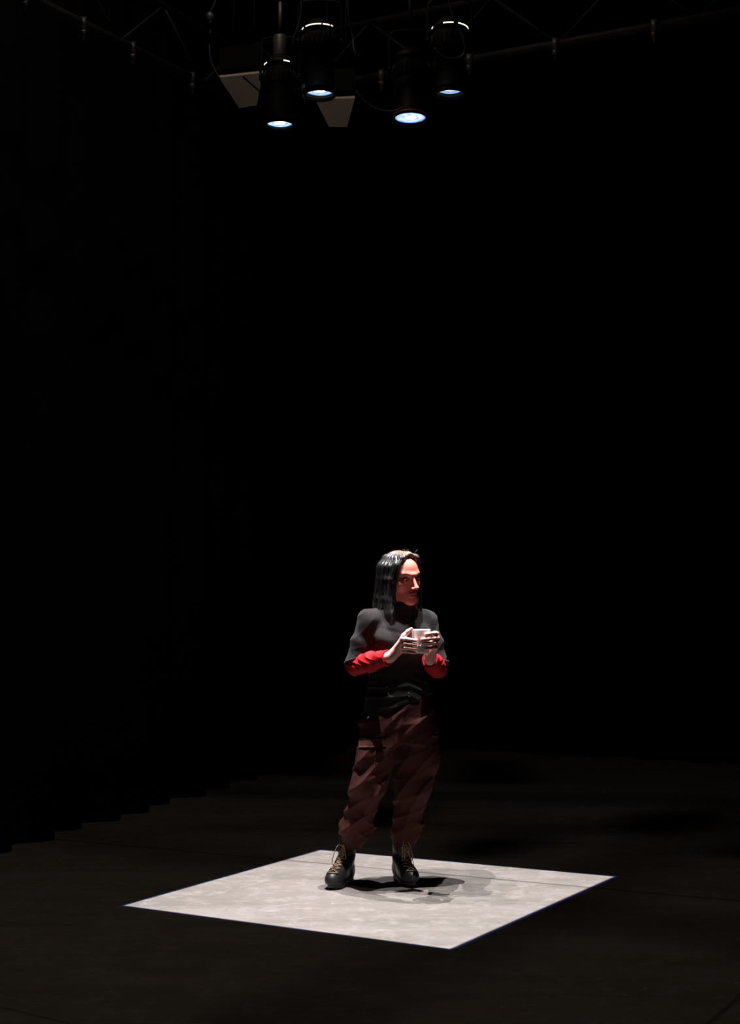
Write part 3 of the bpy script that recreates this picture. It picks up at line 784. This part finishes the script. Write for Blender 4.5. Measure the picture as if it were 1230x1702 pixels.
    def loop(w, ln, lean, fo, r=.0021):
        pts = [kn, kn + side * (w * .5) + [0, 0, .006] + fr * fo, kn + side * w + [0, 0, -ln * .35] + fr * (fo + .006), kn + side * (w + lean) + [0, 0, -ln * .8] + fr * (fo + .006),
               kn + side * (w * .7 + lean) + [0, 0, -ln] + fr * (fo + .008), kn + side * (w * .45 + lean * .8) + [0, 0, -ln * .75] + fr * (fo + .008), kn + side * (w * .3) + [0, 0, -ln * .3] + fr * (fo + .006), kn]
        mb.tube(spline(pts, 5), r, 6)
    def endl(w, ln, fo): mb.tube(spline([kn, kn + side * w * .6 + [0, 0, -ln * .3] + fr * fo, kn + side * w + [0, 0, -ln * .7] + fr * fo, kn + side * w * 1.15 + [0, 0, -ln] + fr * (fo + .004)], 5), .0019, 6)
    if flip < 0:   # image-left boot: one loop swinging out over the toe side, ends down the shaft
        loop(-.040, .095, -.012, .012); loop(.018, .100, .006, .010); endl(.026, .135, .004); endl(.010, .090, .010)
    else:
        loop(-.018, .115, .002, .012); loop(.028, .085, .008, .012); endl(-.006, .125, .012); endl(.036, .110, .014)
    mb.tube([kn - side * .006, kn, kn + side * .006], [.004, .0055, .004], 8)
    mb.build('lace_bow', M_lace, root)
    for i in range(len(line)):
        for s in (-1, 1):
            mb = MB(); p = surf(line[i][0], s * .019, line[i][1], .002); mb.lathe([(.0005, .002), (.0025, .0022), (.0036, 0), (.0036, -.003)], p, 10, Matrix([(d[0], v[0], 0), (d[1], v[1], 0), (0, 0, 1)]).to_3x3()); mb.build('eyelet', M_steel, root)
boot(ankR, (-.38, -.925), -1)
boot(ankL, (.30, -.954), 1)

# --- the mug in both hands
mug = empty('mug', MUG - [0, 0, .0575], 'white ceramic mug held in both hands in front of the charcoal sweater', 'mug')
c = MUG - np.array([0, 0, .0575]); mb = MB()
prof = [(.001, .002), (.030, .002), (.034, .000), (.0375, .004), (.040, .012), (.0425, .045), (.0445, .090), (.0455, .112), (.0450, .115), (.0432, .1145), (.0420, .108), (.0400, .060), (.0375, .014), (.033, .009), (.001, .008)]
mb.lathe(prof, c, 64); mb.build('cup', M_mug, mug)
mb = MB(); ha = math.radians(165); hx = np.array([math.sin(ha), -math.cos(ha), 0])
mb.tube(spline([c + hx * .041 + [0, 0, .092], c + hx * .062 + [0, 0, .096], c + hx * .074 + [0, 0, .070], c + hx * .066 + [0, 0, .038], c + hx * .041 + [0, 0, .028]], 6), .0055, 10, flat=.8)
mb.build('handle', M_mug, mug)
mb = MB(); mb.lathe([(.0005, .082), (.0405, .082)], c, 48); mb.build('drink', M_drink, mug)
mb = MB()
for k in range(22):
    a = 2 * PI * k / 22; p = c + np.array([.0422 * math.cos(a), .0422 * math.sin(a), .038])
    mb.lathe([(.0030 * math.sin(q) + 1e-5, .0030 * math.cos(q)) for q in np.linspace(0, PI, 8)], p, 10)
mb.build('relief_dots', M_mug, mug)

# ------------------------------------------------------------------ hanging spotlights
def lens_material(glow):
    m = bpy.data.materials.new('glowing_lens'); m.use_nodes = True; nt = m.node_tree; N = nt.nodes; L = nt.links
    N.remove(N['Principled BSDF']); out = N['Material Output']
    tc = N.new('ShaderNodeTexCoord'); ln = N.new('ShaderNodeVectorMath'); ln.operation = 'LENGTH'; L.new(tc.outputs['Object'], ln.inputs[0])
    rp = N.new('ShaderNodeValToRGB'); mr = N.new('ShaderNodeMapRange'); mr.inputs[2].default_value = 0.085; L.new(ln.outputs['Value'], mr.inputs[0]); L.new(mr.outputs[0], rp.inputs[0])
    e = rp.color_ramp.elements; e[0].position = 0.0; e[0].color = (1, .98, 1, 1); e[1].position = 1.0; e[1].color = (.01, .02, .16, 1)
    for p_, c_ in ((.30, (.75, .85, 1, 1)), (.42, (.22, .38, .75, 1)), (.62, (.42, .58, .85, 1)), (.88, (.10, .22, .55, 1))):
        q = e.new(p_); q.color = c_
    nz = N.new('ShaderNodeTexNoise'); nz.inputs['Scale'].default_value = 28; L.new(tc.outputs['Object'], nz.inputs['Vector'])
    mu = N.new('ShaderNodeMath'); mu.operation = 'MULTIPLY'; mu.inputs[1].default_value = glow * 1.6; L.new(nz.outputs['Fac'], mu.inputs[0])
    em = N.new('ShaderNodeEmission'); L.new(rp.outputs[0], em.inputs[0]); L.new(mu.outputs[0], em.inputs[1])
    tr = N.new('ShaderNodeBsdfTransparent'); ad = N.new('ShaderNodeAddShader'); L.new(em.outputs[0], ad.inputs[0]); L.new(tr.outputs[0], ad.inputs[1])
    L.new(ad.outputs[0], out.inputs['Surface']); return m
LABELS = {'A': 'black hanging spotlight, leftmost of the four, its blue lens beside the left grey cabinet',
          'B': 'black hanging spotlight above the right grey cabinet with warm light leaking round its top rim',
          'C': 'black hanging spotlight with the fullest and brightest blue-white lens and a reddish frame edge',
          'D': 'black hanging spotlight, rightmost of the four, with bright dashes round its top rim'}
def spotlight(x, y, z, watts, blue, rec, glow, kind, rb, rh):
    root = empty('stage_spotlight', (x, y, z), LABELS[kind], 'spotlight', 'profile spotlights hanging over the lit square')
    c = (x, y, z)
    mb = MB(); mb.lathe([(rb, .0), (rb + .004, .0), (rb + .006, .004), (rb + .004, .010), (rb + .003, .012), (rb + .003, .185), (rh - .006, .190), (rh - .006, .200), (rb - .003, .200), (rb - .003, .190), (rb, .18), (rb, .0)], c, 48)
    mb.lathe([(.0001, .175), (rb, .175), (rb, .182), (.0001, .182), (.0001, .175)], c, 48)      # bulkhead
    mb.build('lens_barrel', M_lamp, root)
    mb = MB()
    mb.lathe([(rb - .003, .196), (rh, .204), (rh + .002, .215), (rh, .275), (rh - .002, .290), (rh + .004, .297), (rh + .004, .313), (rh - .008, .325), (.055, .347), (.030, .353), (.0005, .353)], c, 48)
    for k in range(24):      # cooling fins
        a = 2 * PI * k / 24; mb.box((x + (rh + .002) * math.cos(a), y + (rh + .002) * math.sin(a), z + .245), (.010, .003, .055), Matrix.Rotation(a, 3, 'Z'))
    body = mb.build('lamp_housing', M_lamp, root)
    # vent slots in the top rim, lit from inside
    slots = {'A': [(-150, 10), (-62, 12), (200, 5)], 'B': [(-158, 7), (-125, 14), (-108, 7), (-96, 12), (-68, 11), (-48, 4)],
             'C': [], 'D': [(-163, 6), (-108, 6), (-97, 15), (-58, 9), (-43, 7), (-30, 6), (-20, 9)]}[kind]
    for a, wdt in slots:
        mb = MB(); mb.lathe([(rh + .0046, .3020), (rh + .0062, .303), (rh + .0062, .3075), (rh + .0046, .3085), (rh + .002, .3075), (rh + .002, .303), (rh + .0046, .3020)], c, 5, None, math.radians(a - wdt), math.radians(a + wdt)); mb.build('vent_slot', M_vent, body)
    # yoke, clamp, safety cable stub
    mb = MB(); dx = rh + .022
    mb.tube(spline([(x - dx + .012, y, z + .20), (x - dx, y, z + .26), (x - dx, y, z + .42), (x - dx + .03, y, z + .455), (x, y, z + .46), (x + dx - .03, y, z + .455), (x + dx, y, z + .42), (x + dx, y, z + .26), (x + dx - .012, y, z + .20)], 5), .011, 8, flat=.35)
    mb.build('yoke', M_lamp, root)
    for s in (-1, 1):
        mb = MB(); mb.lathe([(.0005, -.008), (.018, -.008), (.020, 0), (.018, .008), (.0005, .008)], (x + s * dx, y, z + .25), 16, Matrix.Rotation(PI / 2, 3, 'Y')); mb.build('tilt_knob', M_lamp, root)
    mb = MB(); mb.tube([(x, y, z + .45), (x, y, z + .68)], .012, 10); mb.lathe([(.030, -.02), (.036, -.02), (.036, .02), (.030, .02), (.030, -.02)], (x, y, z + .71), 24, Matrix.Rotation(PI / 2, 3, 'Y') )
    mb.box((x, y, z + .675), (.03, .05, .02)); mb.build('hook_clamp', M_steel if kind == 'A' else M_lamp, root)
    if kind == 'A':
        mb = MB(); mb.lathe([(.0005, .351), (.034, .351), (.036, .36), (.036, .455), (.032, .465), (.0005, .468)], c, 32); mb.build('lamp_cap', M_steel, root)
    # shutter gate: the hole frames the beam to the square on the floor
    S = Vector((x, y, z + .125)); zg = z + .020
    q = []
    for X_, Y_ in SQUARE:
        T = Vector((X_, Y_, 0)); t = (zg - S.z) / (T.z - S.z); q.append(S + (T - S) * t)
    cen = sum(q, Vector()) / 4; q = sorted(q, key=lambda p: math.atan2(p.y - cen.y, p.x - cen.x)); inner = []
    for i in range(4):
        for k in range(10): inner.append(q[i] + (q[(i + 1) % 4] - q[i]) * k / 10)
    outer = []
    for p in inner:
        a = math.atan2(p.y - cen.y, p.x - cen.x); outer.append(Vector((x + (rb + .0005) * math.cos(a), y + (rb + .0005) * math.sin(a), zg)))
    n = 40; V = inner + outer + [p + Vector((0, 0, .0012)) for p in inner] + [p + Vector((0, 0, .0012)) for p in outer]
    Fc = []
    for i in range(n):
        j = (i + 1) % n; Fc += [(i, j, n + j, n + i), (2 * n + i, 3 * n + i, 3 * n + j, 2 * n + j), (i, 2 * n + i, 2 * n + j, j)]
    mb = MB(); mb.add(V, Fc); mb.build('shutter_gate', M_lamp, root, smooth=False)
    zl = z + .003 + rec * .5
    mb = MB(); mb.lathe([(.0002, .0), (rb * .5, .0008), (rb - .001, .003), (rb - .001, .004)], (x, y, zl), 40)
    V = np.array(mb.v); lens = bpy.data.objects.new('lens', bpy.data.meshes.new('lens')); COL.objects.link(lens)
    lens.data.from_pydata((V - np.array([x, y, zl])).tolist(), [], mb.f); lens.data.materials.append(lens_material(glow)); lens.parent = root; lens.location = (0, 0, zl - z)
    if rec > 0:    # short hood hiding part of the lens
        mb = MB(); h = -rec * .9; mb.lathe([(rb + .004, .004), (rb + .0065, .004), (rb + .007, h), (rb + .0055, h), (rb + .004, .004)], c, 40); mb.build('lens_hood', M_lamp, root)
    mb = MB(); mb.lathe([(rb + .003, .010), (rb + .012, .010), (rb + .012, .016), (rb + .003, .016), (rb + .003, .010)], c, 40); mb.build('gel_frame', M_gel if kind == 'C' else M_lamp, root)
    for nm, e, dz, colr in (('beam', watts, 0, BEAM_COL), ('beam_fringe', blue, -.0020, (.07, .20, 1.0))):
        ld = bpy.data.lights.new(nm, 'SPOT'); lo = bpy.data.objects.new(nm, ld); COL.objects.link(lo); lo.parent = root
        lo.location = (0, 0, .125 + dz); ld.energy = e; ld.color = colr; ld.spot_size = math.radians(80); ld.spot_blend = 0.0
        ld.shadow_soft_size = .00022
    return root
for a in LAMPS: spotlight(*a)

# ------------------------------------------------------------------ hanging grey cabinets (loudspeakers seen from below)
def cabinet(quad, z, h, label, brace):
    """quad: image corners of the underside, near-left, near-right, far-right, far-left"""
    pts = [at_z(px, py, z) for px, py in quad]; c = sum(pts) / 4
    root = empty('loudspeaker', c, label, 'loudspeaker', 'grey loudspeaker cabinets hanging among the spotlights')
    up = np.array([0, 0, 1.0])
    mb = MB(); mb.add(pts + [p + up * .012 for p in pts], [(3, 2, 1, 0), (4, 5, 6, 7), (0, 1, 5, 4), (1, 2, 6, 5), (2, 3, 7, 6), (3, 0, 4, 7)])
    o = mb.build('base_panel', M_cab, root, smooth=False)
    ins = [c + (p - c) * .995 for p in pts]
    mb = MB(); mb.add([p + up * .012 for p in ins] + [p + up * h for p in ins], [(3, 2, 1, 0), (4, 5, 6, 7), (0, 1, 5, 4), (1, 2, 6, 5), (2, 3, 7, 6), (3, 0, 4, 7)])
    mb.build('cabinet_body', M_cabd, root, smooth=False)
    # front grille facing the audience side
    a, b = pts[0], pts[1]; n = np.array([(b - a)[1], -(b - a)[0], 0]); n /= np.linalg.norm(n); mb = MB()
    A = [a + (b - a) * .06, a + (b - a) * .94]; mb.add([A[0] + up * .04 + n * .004, A[1] + up * .04 + n * .004, A[1] + up * (h - .03) + n * .004, A[0] + up * (h - .03) + n * .004,
                     A[0] + up * .04 + n * .012, A[1] + up * .04 + n * .012, A[1] + up * (h - .03) + n * .012, A[0] + up * (h - .03) + n * .012],
                    [(0, 1, 2, 3), (4, 7, 6, 5), (0, 4, 5, 1), (1, 5, 6, 2), (2, 6, 7, 3), (3, 7, 4, 0)])
    mb.build('grille', M_cabd, root, smooth=False)
    for s in (.2, .8):
        mb = MB()
        p = a + (b - a) * s; q = pts[3] + (pts[2] - pts[3]) * s; m_ = p + (q - p) * .35
        mb.tube([m_ + up * (h - .01), m_ + up * (h + .60)], .006, 8); mb.build('hanging_rod', M_lamp, root)
    if brace:
        a_, b_ = at_z(404, 127, z), at_z(433, 152, z); mb = MB(); mb.tube([a_ - up * .004, b_ - up * .004], .005, 6); mb.build('strap', M_cable, root)
    return root
cabinet([(364, 129), (437, 121), (427, 175), (398, 180)], 4.30, .17, 'grey trapezoid-bottomed loudspeaker cabinet hanging left of the leftmost spotlight', True)
cabinet([(524, 166), (590, 163), (577, 211), (547, 211)], 4.15, .17, 'grey trapezoid-bottomed loudspeaker cabinet hanging between the two middle spotlights', False)

# ------------------------------------------------------------------ trusses and pipes overhead
def truss(p, q, h, label, bays, phase=0):
    p = np.array(p, float); q = np.array(q, float); root = empty('lighting_truss', p, label, 'truss'); up = np.array([0, 0, h])
    for o in (0, 1):
        mb = MB(); mb.tube([p + up * o, q + up * o], .024 if o == 0 else .018, 10); mb.build('chord', M_pipe, root)
    mb = MB()
    for i in range(bays):
        a, b = p + (q - p) * i / bays, p + (q - p) * (i + 1) / bays
        mb.tube([a + up * ((i + phase) % 2), b + up * ((i + 1 + phase) % 2)], .009, 6)
    mb.build('web_bracing', M_pipe, root); 
    for t in (.08, .2, .33, .45, .58, .7, .86):
        mb = MB(); a = p + (q - p) * t; mb.lathe([(.026, -.018), (.036, -.018), (.036, .018), (.026, .018), (.026, -.018)], a, 16, Matrix.Rotation(PI / 2, 3, 'Y')); mb.tube([a, a - [0, 0, .09]], .008, 6); mb.box(a - np.array([0, 0, .045]), (.03, .03, .03)); mb.build('pipe_clamp', M_steel, root)
    return root
cA, lA, rA = at_z(398, 169, 4.5), at_z(60, 0, 4.5), at_z(1190, 25, 4.5)
truss(lA + (lA - cA) * .9, cA, .34, 'dim steel truss running from the top left corner toward the grey cabinets', 9)
truss(cA + (rA - cA) * .04, rA + (rA - cA) * .5, .34, 'dim steel truss rising toward the top right corner', 11, 1)
d1 = np.array([.5199, .8541, 0]); d2 = np.array([.8984, -.4391, 0])
def pipe(p, q, r, label):
    mb = MB(); mb.tube([p, q], r, 12); o = mb.build('lighting_pipe', M_pipe, None, loc=tuple((np.array(p) + np.array(q)) / 2)); return tag(o, label, 'pipe')
def through(a, b, z, e0, e1):
    a = np.array([a[0], a[1], z]); b = np.array([b[0], b[1], z]); u = (b - a) / np.linalg.norm(b - a); return a - u * e0, b + u * e1
pipe(*through(LAMPS[0], LAMPS[2], 4.54, .55, .7), .024, 'grid pipe over the leftmost and the brightest hanging spotlights')
pipe(*through(LAMPS[1], LAMPS[3], 4.54, .7, .7), .024, 'grid pipe over the rightmost spotlight and the one above the right cabinet')
# two pipes higher up, whose shadows band the dim floor
def under(px, py, z):
    G = at_z(px, py, 0); Lh = np.array(hl.location); return Lh + (G - Lh) * (Lh[2] - z) / Lh[2]
a_, b_ = under(748, 1577, 4.75), under(480, 1702, 4.75); u_ = b_ - a_; pipe(a_ - u_ * 4, b_ + u_ * 3, .032, 'high grid pipe crossing overhead toward the camera side')
a_, b_ = under(150, 1390, 4.85), under(480, 1440, 4.85); u_ = b_ - a_; pipe(a_ - u_ * 2.0, b_ + u_ * 2.5, .026, 'high grid pipe crossing overhead behind the lit square')

# cables, connectors
def cable(pxs, Y, r, label):
    pts = [at_y(px, py, Y + dy) for px, py, dy in pxs]; mb = MB(); mb.tube(spline(pts, 7), r, 8)
    o = mb.build('cable', M_cable, None, loc=tuple(pts[0])); return tag(o, label, 'cable')
cable([(362, -30, 0), (357, 5, 0), (349, 22, 0), (350, 45, .02), (348, 78, 0), (352, 105, 0), (366, 132, 0)], 6.9, .0045, 'thin cable hanging down to the left grey cabinet with a connector near its top')
o = MB(); a_, b_ = at_y(349, 20, 6.9), at_y(349, 38, 6.9); o.tube([a_ + (b_ - a_) * t for t in (0, .2, .5, .8, 1)], [.008, .020, .023, .018, .008], 12); o = o.build('plug_connector', M_steel, None, loc=tuple(a_)); tag(o, 'metal plug connector on the leftmost hanging cable', 'connector')
cable([(500, -25, 0), (501, 15, 0), (494, 48, 0), (488, 62, 0), (487, 78, 0)], 6.1, .004, 'thin cable at the left rim of the spotlight over the right grey cabinet')
cable([(577, -25, 0), (579, 20, 0), (586, 60, .02), (589, 85, 0), (600, 95, 0)], 6.3, .004, 'thin cable hanging just right of the spotlight over the right grey cabinet')
cable([(742, -25, 0), (748, 10, 0), (758, 38, 0), (767, 54, 0), (772, 76, 0), (770, 90, 0), (755, 97, 0), (735, 93, 0), (722, 80, 0)], 6.12, .0035, 'loop of thin cable hanging in front of the rightmost spotlight')
cable([(592, 152, 0), (606, 168, 0), (628, 181, 0), (652, 184, 0), (672, 178, 0)], 6.5, .004, 'sagging cable between the right grey cabinet and the brightest spotlight')
